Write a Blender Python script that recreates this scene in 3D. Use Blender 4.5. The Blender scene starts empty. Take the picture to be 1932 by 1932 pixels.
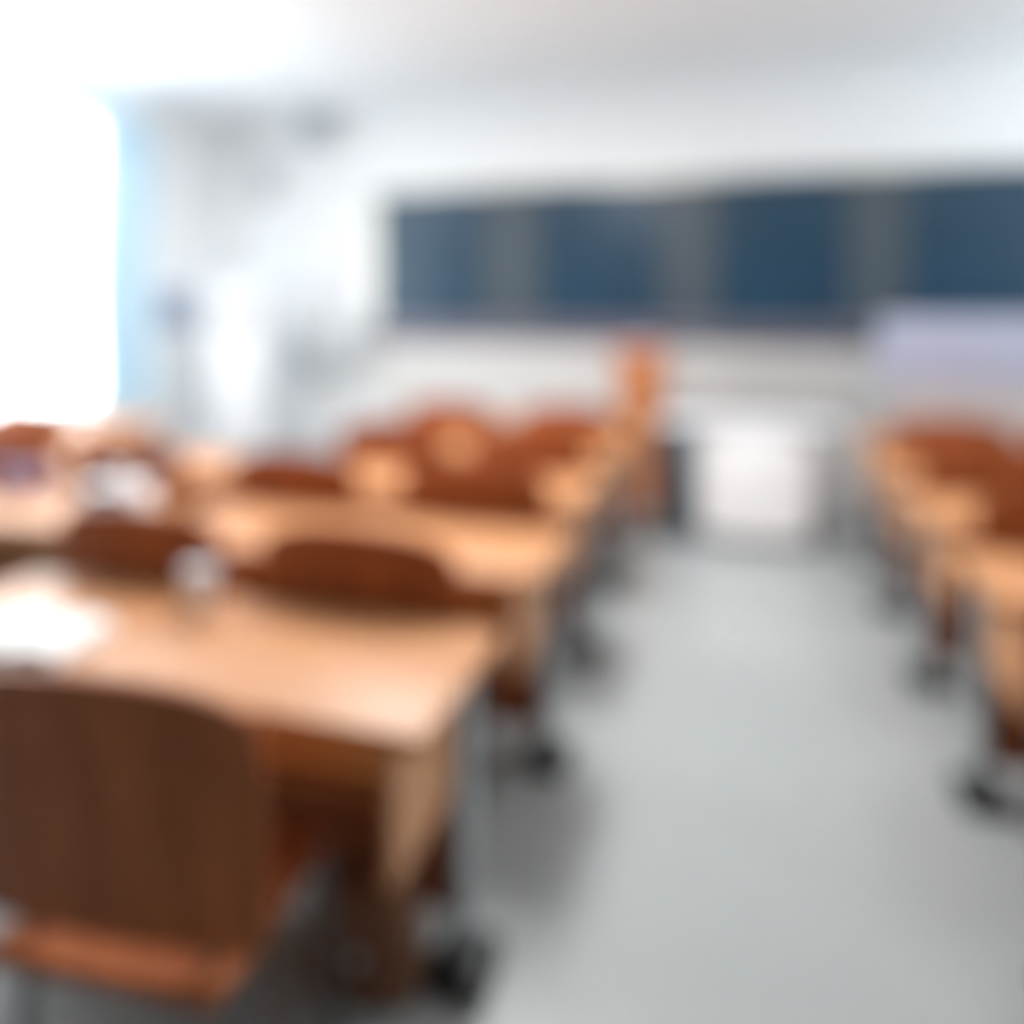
import bpy, bmesh, math, random
from mathutils import Vector, Matrix

scene = bpy.context.scene
COL = scene.collection
PI = math.pi

# ------------------------------------------------------------------ camera
CAM_H = 1.6
YAW = math.radians(16.66)
cam_data = bpy.data.cameras.new('camera')
cam = bpy.data.objects.new('camera', cam_data)
COL.objects.link(cam)
cam.location = (0, 0, CAM_H)
cam.rotation_euler = (PI / 2, 0, YAW)
cam_data.sensor_width = 36.0
cam_data.lens = 1450 / 1932 * 36.0
cam_data.shift_y = -0.205
cam_data.clip_start = 0.05
cam_data.dof.use_dof = True                 # the whole room is thrown out of focus by a near focus
cam_data.dof.focus_distance = 0.42
cam_data.dof.aperture_fstop = 0.86
scene.camera = cam

# ------------------------------------------------------------------ world, light, exposure
world = bpy.data.worlds.new('overcast_sky')
scene.world = world
world.use_nodes = True
wn = world.node_tree.nodes
wn['Background'].inputs['Color'].default_value = (0.91, 0.96, 1.0, 1)
wn['Background'].inputs['Strength'].default_value = 6.0
LAMP_POWER = 70.0
scene.view_settings.view_transform = 'Standard'
scene.view_settings.look = 'None'
scene.view_settings.exposure = 0.74
scene.view_settings.gamma = 1.0
scene.view_settings.use_curve_mapping = False
scene.cycles.max_bounces = 12
scene.cycles.diffuse_bounces = 8
scene.cycles.sample_clamp_indirect = 8.0

# ------------------------------------------------------------------ materials
def new_mat(name):
    m = bpy.data.materials.new(name)
    m.use_nodes = True
    return m, m.node_tree.nodes, m.node_tree.links, m.node_tree.nodes['Principled BSDF']

def plain(name, col, rough=0.6, metal=0.0, vary=0.04, scale=6.0, bump=0.0, spec=0.5, emit=None):
    m, n, l, b = new_mat(name)
    tc = n.new('ShaderNodeTexCoord'); nz = n.new('ShaderNodeTexNoise')
    nz.inputs['Scale'].default_value = scale; nz.inputs['Detail'].default_value = 4
    l.new(tc.outputs['Object'], nz.inputs['Vector'])
    r = n.new('ShaderNodeValToRGB')
    r.color_ramp.elements[0].color = tuple(max(0, c * (1 - vary)) for c in col) + (1,)
    r.color_ramp.elements[1].color = tuple(min(1, c * (1 + vary)) for c in col) + (1,)
    l.new(nz.outputs['Fac'], r.inputs['Fac']); l.new(r.outputs['Color'], b.inputs['Base Color'])
    b.inputs['Roughness'].default_value = rough
    b.inputs['Metallic'].default_value = metal
    b.inputs['Specular IOR Level'].default_value = spec
    if bump:
        bp = n.new('ShaderNodeBump'); bp.inputs['Strength'].default_value = bump
        l.new(nz.outputs['Fac'], bp.inputs['Height']); l.new(bp.outputs['Normal'], b.inputs['Normal'])
    if emit:
        b.inputs['Emission Color'].default_value = emit[0] + (1,)
        b.inputs['Emission Strength'].default_value = emit[1]
    return m

def wood(name, dark, light, rough=0.35, axis='X', coat=0.0, scale=1.0, spec=0.5):
    m, n, l, b = new_mat(name)
    tc = n.new('ShaderNodeTexCoord'); mp = n.new('ShaderNodeMapping')
    s = {'X': (0.6, 7, 7), 'Y': (7, 0.6, 7), 'Z': (7, 7, 0.6)}[axis]
    mp.inputs['Scale'].default_value = tuple(v * scale for v in s)
    l.new(tc.outputs['Object'], mp.inputs['Vector'])
    nz = n.new('ShaderNodeTexNoise'); nz.inputs['Scale'].default_value = 3.0
    nz.inputs['Detail'].default_value = 8; nz.inputs['Distortion'].default_value = 0.8
    l.new(mp.outputs['Vector'], nz.inputs['Vector'])
    r = n.new('ShaderNodeValToRGB')
    r.color_ramp.elements[0].position = 0.3; r.color_ramp.elements[1].position = 0.72
    r.color_ramp.elements[0].color = dark + (1,); r.color_ramp.elements[1].color = light + (1,)
    l.new(nz.outputs['Fac'], r.inputs['Fac']); l.new(r.outputs['Color'], b.inputs['Base Color'])
    b.inputs['Roughness'].default_value = rough
    b.inputs['Specular IOR Level'].default_value = spec
    b.inputs['Coat Weight'].default_value = coat
    b.inputs['Coat Roughness'].default_value = 0.25
    bp = n.new('ShaderNodeBump'); bp.inputs['Strength'].default_value = 0.05
    l.new(nz.outputs['Fac'], bp.inputs['Height']); l.new(bp.outputs['Normal'], b.inputs['Normal'])
    return m

def glass_mat(name):
    m, n, l, b = new_mat(name)
    n.remove(b)
    out = n['Material Output']
    t = n.new('ShaderNodeBsdfTransparent'); t.inputs['Color'].default_value = (0.96, 0.98, 0.98, 1)
    g = n.new('ShaderNodeBsdfGlossy'); g.inputs['Roughness'].default_value = 0.02
    lw = n.new('ShaderNodeLayerWeight'); lw.inputs['Blend'].default_value = 0.5
    pw = n.new('ShaderNodeMath'); pw.operation = 'POWER'; pw.inputs[1].default_value = 5.0
    f = n.new('ShaderNodeMath'); f.operation = 'MULTIPLY_ADD'; f.inputs[1].default_value = 0.96; f.inputs[2].default_value = 0.04
    l.new(lw.outputs['Facing'], pw.inputs[0]); l.new(pw.outputs[0], f.inputs[0])
    mx = n.new('ShaderNodeMixShader')
    l.new(f.outputs[0], mx.inputs['Fac']); l.new(t.outputs['BSDF'], mx.inputs[1]); l.new(g.outputs['BSDF'], mx.inputs[2])
    l.new(mx.outputs['Shader'], out.inputs['Surface'])
    return m

def cloth_mat(name, col, trans):
    m, n, l, b = new_mat(name)
    out = n['Material Output']
    b.inputs['Base Color'].default_value = col + (1,); b.inputs['Roughness'].default_value = 0.9
    tc = n.new('ShaderNodeTexCoord'); wv = n.new('ShaderNodeTexNoise'); wv.inputs['Scale'].default_value = 90
    l.new(tc.outputs['Object'], wv.inputs['Vector'])
    bp = n.new('ShaderNodeBump'); bp.inputs['Strength'].default_value = 0.1
    l.new(wv.outputs['Fac'], bp.inputs['Height']); l.new(bp.outputs['Normal'], b.inputs['Normal'])
    t = n.new('ShaderNodeBsdfTranslucent'); t.inputs['Color'].default_value = col + (1,)
    mx = n.new('ShaderNodeMixShader'); mx.inputs['Fac'].default_value = trans
    l.new(b.outputs['BSDF'], mx.inputs[1]); l.new(t.outputs['BSDF'], mx.inputs[2])
    l.new(mx.outputs['Shader'], out.inputs['Surface'])
    return m

M = {
    'wall': plain('white_wall_paint', (0.82, 0.84, 0.855), 0.85, vary=0.015, scale=3),
    'wall_low': plain('shaded_lower_wall', (0.64, 0.625, 0.61), 0.7, vary=0.02, scale=3),  # warm shade on the white wall below the board, put into the colour
    'ceiling': plain('ceiling_paint', (0.86, 0.905, 0.94), 0.9, vary=0.012, scale=2),
    'floor': plain('pale_grey_vinyl', (0.41, 0.445, 0.45), 0.30, vary=0.05, scale=1.6, spec=0.6),
    'added_back_panel': wood('added_brown_panelling', (0.12, 0.07, 0.04), (0.20, 0.12, 0.07), 0.5, 'Z'),  # dark finish added on the unseen back wall to dim the near end
    'white': plain('white_plastic', (0.80, 0.81, 0.83), 0.4, vary=0.01),
    'gloss_white': plain('white_lacquer', (0.92, 0.91, 0.93), 0.3, vary=0.01),
    'soft_white': plain('soft_white_sheet', (0.76, 0.77, 0.79), 0.7, vary=0.01),
    'dark_steel': plain('dark_steel_tube', (0.15, 0.155, 0.165), 0.45, 0.5, vary=0.05),
    'paper': plain('white_paper', (0.93, 0.93, 0.92), 0.8, vary=0.01),
    'frame': plain('white_window_frame', (0.85, 0.86, 0.86), 0.45, vary=0.01),
    'glass': glass_mat('window_glass'),
    'curtain': cloth_mat('pale_blue_curtain', (0.60, 0.78, 0.87), 0.09),
    'board': plain('dark_blue_board', (0.012, 0.047, 0.088), 0.34, vary=0.25, scale=1.3, spec=0.5),
    'board_grey': plain('grey_slate_board', (0.056, 0.078, 0.098), 0.42, vary=0.15, scale=1.3, spec=0.5),
    'alu': plain('board_aluminium', (0.50, 0.47, 0.41), 0.35, 0.7, vary=0.05),
    'tray': plain('chalk_tray_metal', (0.22, 0.22, 0.27), 0.5, 0.3, vary=0.08),
    'desk': wood('desk_wood', (0.50, 0.22, 0.092), (0.64, 0.315, 0.145), 0.43, 'X', 0.0),
    'desk_edge': wood('desk_edge_wood', (0.47, 0.18, 0.05), (0.60, 0.26, 0.085), 0.4, 'X'),
    'chair': wood('chair_wood', (0.28, 0.083, 0.030), (0.44, 0.138, 0.050), 0.55, 'Z', 0.0, spec=0.22),
    'steel': plain('grey_steel', (0.48, 0.52, 0.54), 0.4, 0.6, vary=0.05),
    'black': plain('black_rubber', (0.012, 0.014, 0.015), 0.5, vary=0.2),
    'slate': plain('dark_slate_laminate', (0.035, 0.062, 0.085), 0.4, vary=0.1),
    'plinth': plain('dark_brown_plinth', (0.04, 0.03, 0.028), 0.5, vary=0.1),
    'lectern': wood('lectern_wood', (0.46, 0.16, 0.06), (0.62, 0.25, 0.10), 0.35, 'Z', 0.1),
    'lilac': plain('pale_lilac_laminate', (0.42, 0.44, 0.57), 0.45, vary=0.02),
    'greige': plain('warm_grey_laminate', (0.46, 0.41, 0.40), 0.5, vary=0.03),
    'pale_grey': plain('pale_grey_plastic', (0.55, 0.58, 0.60), 0.5, vary=0.03),
    'grille': plain('grey_speaker_grille', (0.36, 0.40, 0.44), 0.7, vary=0.05, scale=80),
    'blue_grey': plain('blue_grey_print', (0.26, 0.32, 0.48), 0.6, vary=0.15, scale=9),
    'leather': plain('brown_leather', (0.20, 0.085, 0.04), 0.5, vary=0.12, scale=30, bump=0.1),
    'lilac_cloth': plain('lilac_fabric', (0.45, 0.38, 0.56), 0.85, vary=0.06, scale=30),
    'led': plain('led_diffuser', (0.9, 0.9, 0.9), 0.5, vary=0.0, emit=((1.0, 0.99, 0.97), 1.6)),
}

# ------------------------------------------------------------------ mesh helpers
def add_box(bm, c, s, bevel=0.0, seg=2, rot=None):
    r = bmesh.ops.create_cube(bm, size=1.0)
    vs = r['verts']
    bmesh.ops.scale(bm, vec=s, verts=vs)
    if bevel > 0:
        es = list({e for v in vs for e in v.link_edges})
        g = bmesh.ops.bevel(bm, geom=es, offset=bevel, segments=seg, affect='EDGES', profile=0.5)
        vs = list({v for f in g['faces'] for v in f.verts} | {v for v in vs if v.is_valid})
    if rot is not None:
        bmesh.ops.rotate(bm, cent=(0, 0, 0), matrix=rot, verts=vs)
    bmesh.ops.translate(bm, vec=c, verts=vs)
    return vs

def add_tube(bm, pts, r, seg=10, cap=True):
    pts = [Vector(p) for p in pts]
    rings = []
    rs = r if isinstance(r, (list, tuple)) else [r] * len(pts)
    for i, p in enumerate(pts):
        a = pts[max(0, i - 1)]; b = pts[min(len(pts) - 1, i + 1)]
        d = (b - a).normalized()
        up = Vector((0, 0, 1)) if abs(d.z) < 0.9 else Vector((1, 0, 0))
        x = d.cross(up).normalized(); y = d.cross(x).normalized()
        rings.append([bm.verts.new(p + x * rs[i] * math.cos(t * 2 * PI / seg) + y * rs[i] * math.sin(t * 2 * PI / seg)) for t in range(seg)])
    for i in range(len(rings) - 1):
        for t in range(seg):
            bm.faces.new((rings[i][t], rings[i][(t + 1) % seg], rings[i + 1][(t + 1) % seg], rings[i + 1][t]))
    if cap:
        bm.faces.new(rings[0]); bm.faces.new(rings[-1])

def add_lathe(bm, prof, seg=24, c=(0, 0, 0)):
    rings = []
    for (r, z) in prof:
        if r < 1e-6:
            rings.append([bm.verts.new((c[0], c[1], c[2] + z))])
        else:
            rings.append([bm.verts.new((c[0] + r * math.cos(t * 2 * PI / seg), c[1] + r * math.sin(t * 2 * PI / seg), c[2] + z)) for t in range(seg)])
    for a, b in zip(rings, rings[1:]):
        for t in range(seg):
            u = (t + 1) % seg
            if len(a) == 1 and len(b) == 1: continue
            if len(a) == 1: bm.faces.new((a[0], b[t], b[u]))
            elif len(b) == 1: bm.faces.new((a[t], a[u], b[0]))
            else: bm.faces.new((a[t], a[u], b[u], b[t]))

def add_sheet(bm, fn, nu, nv, thick):
    """closed slab: fn(u,v) -> (point, normal); both faces and a rim"""
    top, bot = [], []
    for i in range(nu + 1):
        ta, ba = [], []
        for j in range(nv + 1):
            p, nrm = fn(i / nu, j / nv)
            p = Vector(p); nrm = Vector(nrm).normalized()
            ta.append(bm.verts.new(p + nrm * thick / 2)); ba.append(bm.verts.new(p - nrm * thick / 2))
        top.append(ta); bot.append(ba)
    for i in range(nu):
        for j in range(nv):
            bm.faces.new((top[i][j], top[i + 1][j], top[i + 1][j + 1], top[i][j + 1]))
            bm.faces.new((bot[i][j], bot[i][j + 1], bot[i + 1][j + 1], bot[i + 1][j]))
    for i in range(nu):
        bm.faces.new((top[i][0], bot[i][0], bot[i + 1][0], top[i + 1][0]))
        bm.faces.new((top[i][nv], top[i + 1][nv], bot[i + 1][nv], bot[i][nv]))
    for j in range(nv):
        bm.faces.new((top[0][j], top[0][j + 1], bot[0][j + 1], bot[0][j]))
        bm.faces.new((top[nu][j], bot[nu][j], bot[nu][j + 1], top[nu][j + 1]))

def obj(name, bm, mat, parent=None, smooth=False, loc=None):
    bmesh.ops.recalc_face_normals(bm, faces=bm.faces)
    me = bpy.data.meshes.new(name)
    bm.to_mesh(me); bm.free()
    me.materials.append(mat if not isinstance(mat, str) else M[mat])
    if smooth:
        for p in me.polygons: p.use_smooth = True
        me.set_sharp_from_angle(angle=math.radians(40))
    o = bpy.data.objects.new(name, me)
    COL.objects.link(o)
    if parent is not None: o.parent = parent
    if loc is not None: o.location = loc
    return o

def box(name, c, s, mat, parent=None, bevel=0.0, seg=2, rot=None):
    """one mesh whose origin is the box centre"""
    bm = bmesh.new(); add_box(bm, (0, 0, 0), s, bevel, seg, rot)
    return obj(name, bm, mat, parent, smooth=bevel > 0, loc=c)

def tube(name, pts, r, mat, parent=None, seg=10):
    bm = bmesh.new(); add_tube(bm, pts, r, seg)
    return obj(name, bm, mat, parent, smooth=True)

def tag(o, label=None, cat=None, group=None, kind=None):
    if label: o['label'] = label
    if cat: o['category'] = cat
    if group: o['group'] = group
    if kind: o['kind'] = kind
    return o

def thing(name, label, cat, loc=(0, 0, 0), rz=0.0, group=None):
    o = bpy.data.objects.new(name, None); COL.objects.link(o)
    o.location = loc; o.rotation_euler = (0, 0, rz); o.empty_display_size = 0.1
    return tag(o, label, cat, group)

def struct(name, label=None):
    o = bpy.data.objects.new(name, None); COL.objects.link(o)
    return tag(o, label, None, None, 'structure')

def copy_tree(o, parent=None):
    c = o.copy(); COL.objects.link(c)
    if parent is not None: c.parent = parent
    for ch in list(o.children): copy_tree(ch, c)
    return c

# ------------------------------------------------------------------ room shell
X0, X1, Y0, Y1, ZC = -5.2, 4.2, -3.4, 6.8, 3.46
T = 0.2
def slab(name, a, b, mat, label):
    c = [(p + q) / 2 for p, q in zip(a, b)]; s = [abs(q - p) for p, q in zip(a, b)]
    return tag(box(name, c, s, mat), label, kind='structure')

slab('floor', (X0 - T, Y0 - T, -0.1), (X1 + T, Y1 + T, 0), 'floor', 'pale grey vinyl classroom floor')
slab('ceiling', (X0 - T, Y0 - T, ZC), (X1 + T, Y1 + T, ZC + 0.15), 'ceiling', 'matte white classroom ceiling')
slab('wall_front', (X0, Y1, 0), (X1, Y1 + T, ZC), 'wall', 'white front wall behind the dark board')
slab('wall_back', (X0, Y0 - T, 0), (X1 + T, Y0, ZC), 'added_back_panel', 'unseen back wall with brown panelling added to darken the near end')
tag(box('trim_1', ((X1 - 3.46) / 2, Y1 - 0.006, 0.66), (X1 + 3.46, 0.012, 1.32), 'wall_low'), 'beige lower band of the front wall, warm shade in its colour', kind='structure')

WINS = [(2.3, 5.62)]
SILL, HEAD = 0.74, 3.16
ADDED_CLER = (2.6, 6.3, 2.0, 3.25)                 # unseen high windows added to brighten the ceiling and right side
bm = bmesh.new()
for (ya, yb, za, zb) in ((Y0 - T, Y1 + T, 0, ADDED_CLER[2]), (Y0 - T, Y1 + T, ADDED_CLER[3], ZC), (Y0 - T, ADDED_CLER[0], ADDED_CLER[2], ADDED_CLER[3]), (ADDED_CLER[1], Y1 + T, ADDED_CLER[2], ADDED_CLER[3])):
    add_box(bm, (X1 + T / 2, (ya + yb) / 2, (za + zb) / 2), (T, yb - ya, zb - za))
tag(obj('wall_right', bm, 'wall'), 'white side wall away from the tall window', kind='structure')
bm = bmesh.new()
def wb(y0, y1, z0, z1):
    add_box(bm, (X0 - T / 2, (y0 + y1) / 2, (z0 + z1) / 2), (T, y1 - y0, z1 - z0))
wb(Y0 - T, Y1 + T, 0, SILL); wb(Y0 - T, Y1 + T, HEAD, ZC)
wb(Y0 - T, WINS[0][0], SILL, HEAD); wb(WINS[0][1], Y1 + T, SILL, HEAD)
tag(obj('wall_left', bm, 'wall'), 'white window wall', kind='structure')

for k, (ya, yb, za, zb, xw, lab) in enumerate([(2.3, 5.62, SILL, HEAD, X0 - 0.1, 'tall bright window in the left wall'),
                                              ADDED_CLER + (X1 + 0.1, 'unseen high window strip added in the right wall for brightness')]):
    w = struct('window_%d' % (k + 1), lab)
    w.location = (xw, (ya + yb) / 2, za)
    if k: w.rotation_euler = (0, 0, PI)
    L = yb - ya; H = zb - za
    fr = 0.06
    for nm, c, s in (('frame_rail', (0, 0, fr / 2), (0.07, L, fr)), ('frame_rail', (0, 0, H - fr / 2), (0.07, L, fr)),
                     ('frame_stile', (0, -L / 2 + fr / 2, H / 2), (0.07, fr, H - 2 * fr)), ('frame_stile', (0, L / 2 - fr / 2, H / 2), (0.07, fr, H - 2 * fr))):
        box(nm, c, s, 'frame', w, 0.006, 1)
    n = 3
    inner = L - 2 * fr
    for i in range(1, n):
        box('mullion', (0, -L / 2 + fr + inner * i / n, H / 2), (0.06, 0.05, H - 2 * fr), 'frame', w, 0.005, 1)
    box('transom', (0.002, 0, H * 0.72), (0.055, inner, 0.05), 'frame', w, 0.005, 1)
    pw = inner / n - 0.05
    for i in range(n):
        yc = -L / 2 + fr + inner * (i + 0.5) / n
        box('pane', (0, yc, (fr + H * 0.72 - 0.025) / 2), (0.008, pw, H * 0.72 - 0.025 - fr), 'glass', w)
        box('pane', (0, yc, (H * 0.72 + 0.025 + H - fr) / 2), (0.008, pw, H * 0.28 - 0.025 - fr), 'glass', w)
    box('sill', (0.16, 0, -0.0), (0.22, L + 0.1, 0.035), 'frame', w, 0.01, 2)

bb = bmesh.new(); add_box(bb, ((X0 + X1) / 2, Y1 - 0.019, 0.05), (X1 - X0, 0.014, 0.1))
tag(obj('baseboard_front', bb, 'greige'), 'low baseboard along the front wall', kind='structure')

# ------------------------------------------------------------------ ceiling lamps
def ceiling_light(x, y, label, power=LAMP_POWER):
    t = thing('ceiling_light', label, 'lamp', (x, y, ZC), 0, 'flat ceiling light panels')
    bm = bmesh.new()
    for c, s in (((0.29, 0, -0.02), (0.02, 1.2, 0.04)), ((-0.29, 0, -0.02), (0.02, 1.2, 0.04)), ((0, 0.59, -0.02), (0.56, 0.02, 0.04)), ((0, -0.59, -0.02), (0.56, 0.02, 0.04))):
        add_box(bm, c, s)
    obj('frame', bm, 'white', t)
    box('diffuser', (0, 0, -0.018), (0.56, 1.16, 0.02), 'led', t)
    ld = bpy.data.lights.new('lamp_glow', 'AREA'); ld.shape = 'RECTANGLE'; ld.size = 0.55; ld.size_y = 1.15
    ld.energy = power; ld.color = (1.0, 0.985, 0.96)
    lo = bpy.data.objects.new('lamp_glow', ld); COL.objects.link(lo); lo.parent = t; lo.location = (0, 0, -0.045)
    return t
ceiling_light(-4.0, 3.95, 'glowing white ceiling light panel above the window', LAMP_POWER * 0.35)
ceiling_light(-1.2, 3.45, 'unseen flat white ceiling light panel added above the left block of desks')  # added out of view to light the front half of the room
ceiling_light(1.7, 3.45, 'unseen flat white ceiling light panel added above the right block of desks', LAMP_POWER * 0.15)  # dim panel, also added out of view as fill for the front

# ------------------------------------------------------------------ dark board wall
def px_to_x(px, Y):                     # where the photograph's column meets the wall plane
    u = (px - 966) / 1450; s, c = math.sin(YAW), math.cos(YAW)
    return Y * (-s + u * c) / (c + u * s)
BT, BB = 2.66, 1.40
bx = thing('blackboard', 'long dark blue blackboard of panels with grey strips between, on front wall', 'blackboard', (-0.5, Y1, BB))
edges = [-3.36, -2.31, -1.74, -0.68, -0.19, 0.80, 1.28, 2.32]
zc, hh = (BT - BB) / 2, BT - BB
for i in range(0, 8, 2):
    a, b = edges[i], edges[i + 1]
    box('board_panel', ((a + b) / 2 + 0.5, -0.045, zc), (b - a, 0.02, hh - 0.04), 'board', bx, 0.003, 1)
for i in range(1, 7, 2):
    a, b = edges[i], edges[i + 1]
    box('grey_panel', ((a + b) / 2 + 0.5, -0.032, zc), (b - a - 0.004, 0.02, hh - 0.04), 'board_grey', bx, 0.003, 1)
box('backing', ((edges[0] + edges[-1]) / 2 + 0.5, -0.012, zc), (edges[-1] - edges[0], 0.018, hh), 'tray', bx)
Lb = edges[-1] - edges[0]
xm = (edges[0] + edges[-1]) / 2 + 0.5
box('top_rail', (xm, -0.035, hh), (Lb + 0.08, 0.07, 0.04), 'alu', bx, 0.006, 1)
box('end_stile', (edges[0] + 0.5 - 0.045, -0.035, zc), (0.09, 0.07, hh), 'alu', bx, 0.006, 1)
box('end_stile', (edges[-1] + 0.5 + 0.045, -0.035, zc), (0.09, 0.07, hh), 'alu', bx, 0.006, 1)
bm = bmesh.new()
add_box(bm, (xm, -0.075, -0.02), (Lb + 0.1, 0.15, 0.03)); add_box(bm, (xm, -0.145, 0.0), (Lb + 0.1, 0.012, 0.05))
add_box(bm, (xm, -0.02, -0.10), (Lb + 0.1, 0.03, 0.16))
obj('chalk_tray', bm, 'tray', bx)

# ------------------------------------------------------------------ things on the left part of the front wall
def wall_poster():
    t = thing('notice_board', 'bright white upright notice sheet on front wall beside the blackboard', 'poster', (-4.03, Y1, 1.45))
    box('sheet', (0, -0.018, 0.77), (0.74, 0.012, 1.5), 'soft_white', t)
    for z in (0.015, 1.525): box('hanging_bar', (0, -0.02, z), (0.8, 0.03, 0.03), 'white', t, 0.006, 1)
wall_poster()

t = thing('loudspeaker', 'grey box loudspeaker high on the front wall near the ceiling', 'loudspeaker', (-4.0, Y1, 3.16))
box('cabinet', (0, -0.10, 0.14), (0.32, 0.18, 0.28), 'pale_grey', t, 0.012)
g = box('grille', (0, -0.195, 0.14), (0.27, 0.012, 0.23), 'grille', t, 0.005)
box('bracket', (0, -0.006, 0.14), (0.08, 0.012, 0.12), 'steel', t)

t = thing('wall_box', 'small pale grey utility box on front wall near the window corner', 'utility box', (-4.62, Y1, 2.66))
box('body', (0, -0.05, 0.15), (0.24, 0.09, 0.32), 'pale_grey', t, 0.012)
box('lid', (0, -0.10, 0.15), (0.2, 0.012, 0.27), 'pale_grey', t, 0.004)
box('latch', (0.07, -0.11, 0.15), (0.02, 0.012, 0.05), 'steel', t)

t = thing('wall_cabinet', 'pale blue grey low wall cabinet beneath the white notice sheet', 'cabinet', (-3.86, Y1, 0.98))
box('body', (0, -0.12, 0.2), (0.7, 0.22, 0.4), 'pale_grey', t, 0.01)
for s in (-1, 1):
    d = box('door', (s * 0.172, -0.238, 0.2), (0.33, 0.016, 0.37), 'pale_grey', t, 0.004)
    box('handle', (-s * 0.12, -0.018, 0.0), (0.014, 0.016, 0.1), 'steel', d, 0.003, 1)

# floor-standing air conditioner
t = thing('air_conditioner', 'tall white floor-standing air conditioner in the window corner', 'air conditioner', (-4.42, 6.05, 0), math.radians(18))
box('body', (0, 0, 0.90), (0.56, 0.36, 1.70), 'soft_white', t, 0.04, 3)
box('base', (0, 0, 0.025), (0.58, 0.38, 0.05), 'pale_grey', t, 0.01)
vent = box('air_outlet', (0, -0.183, 1.52), (0.46, 0.012, 0.28), 'pale_grey', t, 0.004)
for i in range(5): box('louver', (0, -0.012, -0.1 + i * 0.05), (0.44, 0.02, 0.012), 'white', vent, rot=Matrix.Rotation(0.5, 3, 'X'))
box('front_panel', (0, -0.186, 0.80), (0.5, 0.014, 1.0), 'soft_white', t, 0.006)
box('intake_grille', (0, -0.186, 0.19), (0.46, 0.012, 0.18), 'pale_grey', t, 0.004)
box('display', (0, -0.186, 1.345), (0.12, 0.012, 0.04), 'slate', t, 0.003, 1)

# ------------------------------------------------------------------ curtain by the window and notice on the window wall
def curtain():
    t = thing('curtain', 'pale blue curtain gathered at the end of the bright window', 'curtain', (X0 + 0.14, 5.42, 0))
    bm = bmesh.new()
    nu, nv = 60, 10
    def f(u, v):
        y = -0.40 + 0.62 * u + 0.02 * math.sin(3 * PI * v)
        ph = u * 2 * PI * 8
        x = 0.045 * math.sin(ph) * (0.75 + 0.25 * v)
        return (x, y, 0.42 + 2.77 * v), (1, -0.045 * 2 * PI * 8 / 0.62 * math.cos(ph) * 0.9, 0)
    add_sheet(bm, f, nu, nv, 0.003)
    obj('fabric', bm, 'curtain', t, smooth=True)
    tube('curtain_rail', [(0, -3.2, 3.22), (0, 0.3, 3.22)], 0.014, 'frame', t)
    for y in (-3.1, -1.6, 0.24):
        box('rail_bracket', (-0.07, y, 3.22), (0.14, 0.02, 0.03), 'frame', t, 0.003, 1)
    for i in range(7):
        bm = bmesh.new(); add_lathe(bm, [(0.016, -0.006), (0.026, -0.006), (0.026, 0.006), (0.016, 0.006), (0.016, -0.006)], 12)
        o = obj('ring', bm, 'frame', t, loc=(0, -0.37 + i * 0.095, 3.21)); o.rotation_euler = (PI / 2, 0, 0)
curtain()
t = thing('framed_notice', 'small blue grey framed notice on the window wall beside the curtain', 'notice', (X0, 6.12, 1.36))
box('print', (0.014, 0, 0.18), (0.008, 0.46, 0.32), 'blue_grey', t)
bm = bmesh.new()
for c, s in (((0.012, 0.24, 0.18), (0.024, 0.02, 0.36)), ((0.012, -0.24, 0.18), (0.024, 0.02, 0.36)), ((0.012, 0, 0.35), (0.024, 0.46, 0.02)), ((0.012, 0, 0.01), (0.024, 0.46, 0.02))): add_box(bm, c, s)
obj('frame', bm, 'pale_grey', t)

# ------------------------------------------------------------------ desks
DT = 0.77
def make_desk(width, label):
    t = thing('school_desk', label, 'desk', group='wooden school desks')
    w = width
    box('desktop', (0, 0, DT - 0.015), (w, 0.50, 0.03), 'desk', t, 0.006)
    for s in (-1, 1):
        box('edge_band', (0, s * 0.2535, DT - 0.016), (w - 0.01, 0.009, 0.034), 'desk_edge', t, 0.003, 1)
    box('apron', (0, -0.225, DT - 0.07), (w - 0.16, 0.018, 0.08), 'desk_edge', t, 0.003, 1)
    box('modesty_panel', (0, 0.20, 0.40), (w - 0.2, 0.018, 0.64), 'chair', t, 0.003, 1)  # darker wood than the desk: knee-space shade put into the colour
    box('book_shelf', (0, -0.02, DT - 0.15), (w - 0.2, 0.38, 0.012), 'desk_edge', t, 0.002, 1)
    for s in (-1, 1):
        x = s * (w / 2 - 0.05)
        box('side_panel', (x - s * 0.035, 0.0, DT - 0.18), (0.025, 0.44, 0.30), 'desk', t, 0.003, 1)
        lh = DT - 0.03 - 0.045
        lg = box('leg', (x - s * 0.004, 0.12, 0.045 + lh / 2), (0.04, 0.07, lh), 'steel', t, 0.008, 2)
        box('foot', (0, 0, -lh / 2 - 0.02), (0.15, 0.17, 0.05), 'black', lg, 0.014, 2)
    return t

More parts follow.
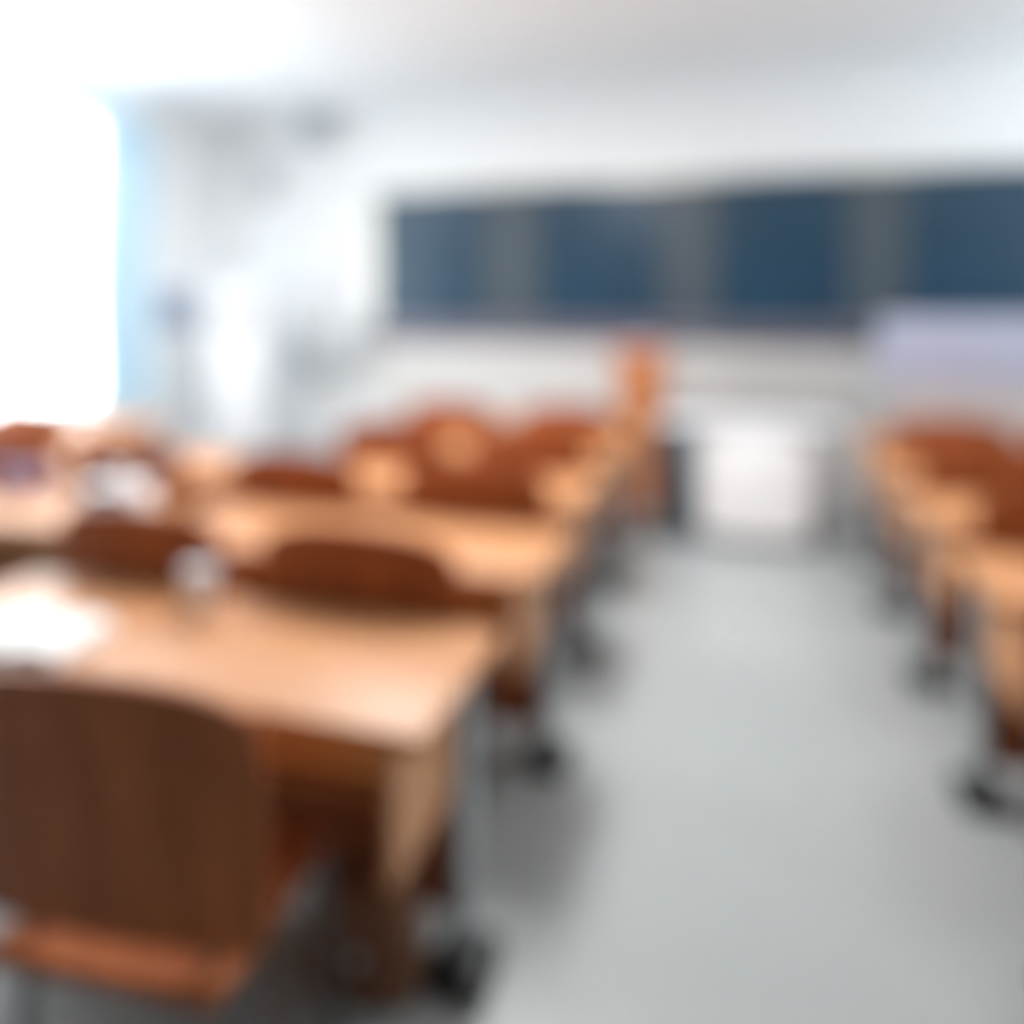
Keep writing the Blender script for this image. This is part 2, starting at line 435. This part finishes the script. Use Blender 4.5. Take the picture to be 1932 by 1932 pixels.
def make_chair(label):
    t = thing('school_chair', label, 'chair', group='wooden school chairs')
    W = 0.60
    bm = bmesh.new()
    def back(u, v):                      # v up: curved plywood, arched top, cupped round the sitter
        a = (u - 0.5) * 2
        top = 0.99 - 0.04 * a * a - 0.03 * abs(a) ** 8
        bot = 0.515 + 0.012 * (1 - a * a)
        z = bot + (top - bot) * v
        wv = W * (0.93 + 0.07 * math.sin(v * PI * 0.75))
        x = a * wv / 2
        y = -0.235 - 0.055 * v + 0.035 * a * a
        return (x, y, z), (-0.1 * a * 2 / W, -1 * -1, 0.11)
    add_sheet(bm, back, 20, 10, 0.018)
    obj('backrest', bm, 'chair', t, smooth=True)
    bm = bmesh.new()
    def seat(u, v):                      # v forward
        a = (u - 0.5) * 2
        wv = 0.45 + 0.01 * v
        y = -0.275 + 0.495 * v
        z = 0.458 - 0.012 * math.sin(v * PI) * (1 - a * a) - 0.035 * max(0, (v - 0.8) / 0.2) ** 2 + 0.02 * max(0, (0.2 - v) / 0.2) ** 2
        return (a * wv / 2, y, z), (0, 0, 1)
    add_sheet(bm, seat, 14, 12, 0.018)
    obj('seat', bm, 'chair', t, smooth=True)
    for s in (-1, 1):
        x = s * 0.205
        tube('leg', [(x, 0.17, 0.445), (x * 1.04, 0.185, 0.2), (x * 1.08, 0.20, 0.0)], 0.012, 'dark_steel', t)
        tube('leg', [(x, -0.16, 0.445), (x * 1.04, -0.19, 0.2), (x * 1.1, -0.22, 0.0)], 0.012, 'dark_steel', t)
        tube('back_support', [(x * 0.86, 0.05, 0.438), (x * 0.86, -0.17, 0.435), (x * 0.86, -0.198, 0.47), (x * 0.86, -0.208, 0.56), (x * 0.86, -0.226, 0.70)], 0.011, 'dark_steel', t)
    tube('cross_bar', [(-0.205, 0.17, 0.437), (0.205, 0.17, 0.437)], 0.010, 'dark_steel', t)
    tube('cross_bar', [(-0.205, -0.16, 0.437), (0.205, -0.16, 0.437)], 0.010, 'dark_steel', t)
    return t

DESK_A, DESK_C = 1.50, 1.34
protos = {}
def place_desk(width, x, y, label):
    if width not in protos: o = protos[width] = make_desk(width, label)
    else: o = copy_tree(protos[width])
    o.location = (x, y, 0); o['label'] = label
    return o
chair0 = []
def place_chair(x, y, rz, label):
    if not chair0: o = make_chair(label); chair0.append(o)
    else: o = copy_tree(chair0[0])
    o.location = (x, y, 0); o.rotation_euler = (0, 0, rz); o['label'] = label
    return o

random.seed(4)
ROWS_L = [1.60, 2.47, 3.34, 4.21, 5.08]
RN = ['nearest', 'second', 'third', 'fourth', 'front']
XA, XB, XC = -1.41, -2.98, -4.48
for r, y in enumerate(ROWS_L):
    rn = RN[r]
    place_desk(DESK_A, XA + (0.08, 0.07, 0.02, 0, 0)[r], y, 'wooden desk of the %s row, left block, right beside the aisle' % rn)
    if r in (1, 2): place_desk(DESK_A, XB, y, 'wooden desk of the %s row, left block, middle of the row' % rn)
    if r in (2, 3): place_desk(DESK_C, XC, y, 'wooden desk of the %s row, left block, closest to the window' % rn)
    spots = [(-1.01 - (0.05 if r == 0 else 0), 'first from the aisle'), (-1.77 + (0.03 if r == 1 else 0), 'second from the aisle'), (-2.60, 'third from the aisle'), (-3.36, 'fourth from the aisle'), (-4.17, 'fifth from the aisle'), (-4.80, 'last by the window')]
    keep = {0: (0,), 1: (0, 1), 2: (0, 1, 2, 3), 3: (0, 1, 4, 5), 4: (0, 1)}[r]
    for k, (x, w) in enumerate(spots):
        if k not in keep: continue
        if r == 3 and k > 1: w = ('beside the gap', 'by the window')[k - 4]
        jx, jy, jr = (0, 0, 0) if r == 0 else (random.uniform(-.015, .015), random.uniform(0, .03), random.uniform(-.03, .03))
        lab = 'curved brown wooden chair at the %s row, left block, %s' % (rn, w)
        if r == 0: jr = 0.09
        if r == 0: lab = 'large dark brown chair back filling the lower left foreground'
        place_chair(x + jx, y - 0.31 + jy, jr, lab)

ROWS_R = [1.88, 2.67, 3.46, 4.25, 5.04]
RNR = ['nearest', 'second', 'third', 'fourth', 'front']
for r, y in enumerate(ROWS_R):
    rn = RNR[r]
    place_desk(DESK_A, 1.43, y, 'wooden desk of the %s row in the block right of the aisle' % rn)
    if r >= 1:
        place_chair(1.055 + random.uniform(-.01, .01), y - 0.215, random.uniform(-.05, .05), 'brown wooden chair at the %s row right of the aisle' % rn)
    if r >= 4:
        place_chair(1.72, y - 0.215, 0.03, 'second brown wooden chair of the front row right of the aisle')

# ------------------------------------------------------------------ front of the room
# teacher's desk standing at the end of the aisle
t = thing('teacher_desk', 'white fronted teacher desk with dark side column at the aisle end', 'desk', (0.02, 5.38, 0))
bm = bmesh.new()
def fp(u, v):
    a = (u - 0.5) * 2
    return (0.06 + a * 0.34, -0.16 + 0.05 * a * a + 0.12 * v, 0.07 + 0.68 * v), (0.2 * a, -1, 0.17)
add_sheet(bm, fp, 16, 4, 0.02)
obj('front_panel', bm, 'gloss_white', t, smooth=True)
box('side_column', (-0.46, 0.08, 0.38), (0.21, 0.40, 0.76), 'slate', t, 0.012)
box('side_panel', (0.53, 0.2, 0.38), (0.03, 0.46, 0.76), 'greige', t, 0.006)
box('plinth', (0.10, 0.14, 0.04), (0.80, 0.30, 0.08), 'plinth', t, 0.006)
box('worktop', (0.02, 0.18, 0.778), (1.16, 0.50, 0.035), 'white', t, 0.008)

# wooden lectern beside it
t = thing('lectern', 'narrow tall orange wooden lectern left of the white teacher desk', 'lectern', (-0.76, 6.15, 0))
bm = bmesh.new()
b0 = [(-0.15, -0.16), (0.15, -0.16), (0.15, 0.16), (-0.15, 0.16)]; b1 = [(-0.19, -0.18), (0.19, -0.18), (0.19, 0.18), (-0.19, 0.18)]
lo = [bm.verts.new((x, y, 0.06)) for x, y in b0]; hi = [bm.verts.new((x, y, 1.14 + (0.08 if y < 0 else 0))) for x, y in b1]
for i in range(4): bm.faces.new((lo[i], lo[(i + 1) % 4], hi[(i + 1) % 4], hi[i]))
bm.faces.new(lo[::-1]); bm.faces.new(hi)
obj('body', bm, 'lectern', t)
box('base', (0, 0, 0.03), (0.40, 0.42, 0.06), 'lectern', t, 0.01)
box('reading_top', (0, 0, 1.20), (0.46, 0.42, 0.03), 'lectern', t, 0.006, rot=Matrix.Rotation(-0.22, 3, 'X'))
box('book_ledge', (0, 0.205, 1.175), (0.44, 0.02, 0.05), 'lectern', t, 0.004, rot=Matrix.Rotation(-0.22, 3, 'X'))
o = box('document_stack', (-0.76, 6.15, 1.238), (0.30, 0.30, 0.04), 'lilac', None, 0.004, rot=Matrix.Rotation(-0.22, 3, 'X'))
tag(o, 'pale lilac stack of papers lying on the wooden lectern', 'papers')

# media console at right
t = thing('media_console', 'wide pale lilac console standing behind the right desks below the board', 'console', (1.42, 5.95, 0))
box('lower_body', (0, 0, 0.52), (0.84, 0.5, 1.04), 'greige', t, 0.012)
box('upper_box', (0, 0, 1.27), (0.94, 0.44, 0.46), 'lilac', t, 0.018, 3)
for s in (-1, 1):
    d = box('door', (s * 0.2, -0.257, 0.52), (0.38, 0.014, 0.92), 'greige', t, 0.004)
    box('handle', (-s * 0.15, -0.016, 0.12), (0.014, 0.018, 0.12), 'steel', d, 0.003, 1)
box('base', (0, 0.01, 0.02), (0.86, 0.5, 0.04), 'plinth', t)

# ------------------------------------------------------------------ small things on and under the desks
# open book on the nearest desk
t = thing('open_book', 'open white book on the nearest desk behind the dark chair', 'book', (-1.64, 1.46, DT + 0.001), 0.12)
for s in (-1, 1):
    bm = bmesh.new()
    def pg(u, v, s=s):
        x = 0.003 + 0.125 * u
        return (s * x, -0.10 + 0.20 * v, 0.014 + 0.02 * math.sin(u * PI * 0.9) * (1 - 0.4 * u)), (0, 0, 1)
    add_sheet(bm, pg, 10, 2, 0.014)
    obj('page_block', bm, 'paper', t, smooth=True)
box('cover', (0, 0, 0.0025), (0.27, 0.215, 0.004), 'paper', t)

def cup(x, y, z, label):
    t = thing('paper_cup', label, 'cup', (x, y, z))
    bm = bmesh.new(); add_lathe(bm, [(0, 0.002), (0.032, 0.002), (0.033, 0), (0.043, 0.112), (0.045, 0.115), (0.043, 0.118), (0.040, 0.114), (0.031, 0.008), (0, 0.008)], 28)
    obj('body', bm, 'white', t, smooth=True)
    bm = bmesh.new(); add_lathe(bm, [(0.046, 0.112), (0.047, 0.118), (0.040, 0.128), (0.038, 0.128), (0.036, 0.121), (0, 0.121)], 28)
    obj('lid', bm, 'white', t, smooth=True)
cup(-1.38, 1.72, DT + 0.001, 'pale takeaway cup at the far edge of the nearest desk')

t = thing('tissue_box', 'white tissue box with tuft on the second row desk', 'tissue box', (-2.16 + 0.06, 2.50, DT + 0.001), 0.2)
t.location = (-2.19, 2.29, DT + 0.001)
box('carton', (0, 0, 0.08), (0.20, 0.14, 0.16), 'gloss_white', t, 0.006)
bm = bmesh.new()
def tis(u, v):
    a = u * 2 * PI
    r = 0.02 + 0.035 * v + 0.012 * v * math.sin(3 * a)
    return (r * math.cos(a), 0.6 * r * math.sin(a), 0.15 + 0.075 * v + 0.012 * v * math.sin(2 * a + 1)), (math.cos(a), math.sin(a), 0)
add_sheet(bm, tis, 24, 5, 0.0015)
obj('tissue', bm, 'paper', t, smooth=True)

t = thing('pencil_case', 'lilac fabric pencil case on the second row desk at far left', 'pencil case', (-3.02, 2.58, DT + 0.001), 0.3)
box('pouch', (0, 0, 0.055), (0.22, 0.09, 0.11), 'lilac_cloth', t, 0.03, 4)
tube('zip', [(-0.09, 0, 0.112), (0.09, 0, 0.112)], 0.004, 'steel', t, 6)

# satchel on the floor under the nearest desk
t = thing('satchel', 'brown leather satchel standing on the floor under the nearest desk', 'bag', (-0.84, 1.63, 0), 0.1)
box('body', (0, 0, 0.13), (0.24, 0.13, 0.26), 'leather', t, 0.025, 3)
box('flap', (0, -0.068, 0.175), (0.23, 0.014, 0.15), 'leather', t, 0.006)
tube('handle', [(-0.06, 0, 0.255), (-0.05, 0, 0.30), (0, 0, 0.315), (0.05, 0, 0.30), (0.06, 0, 0.255)], 0.008, 'leather', t)
box('buckle', (0, -0.08, 0.12), (0.03, 0.012, 0.035), 'steel', t, 0.004, 1)
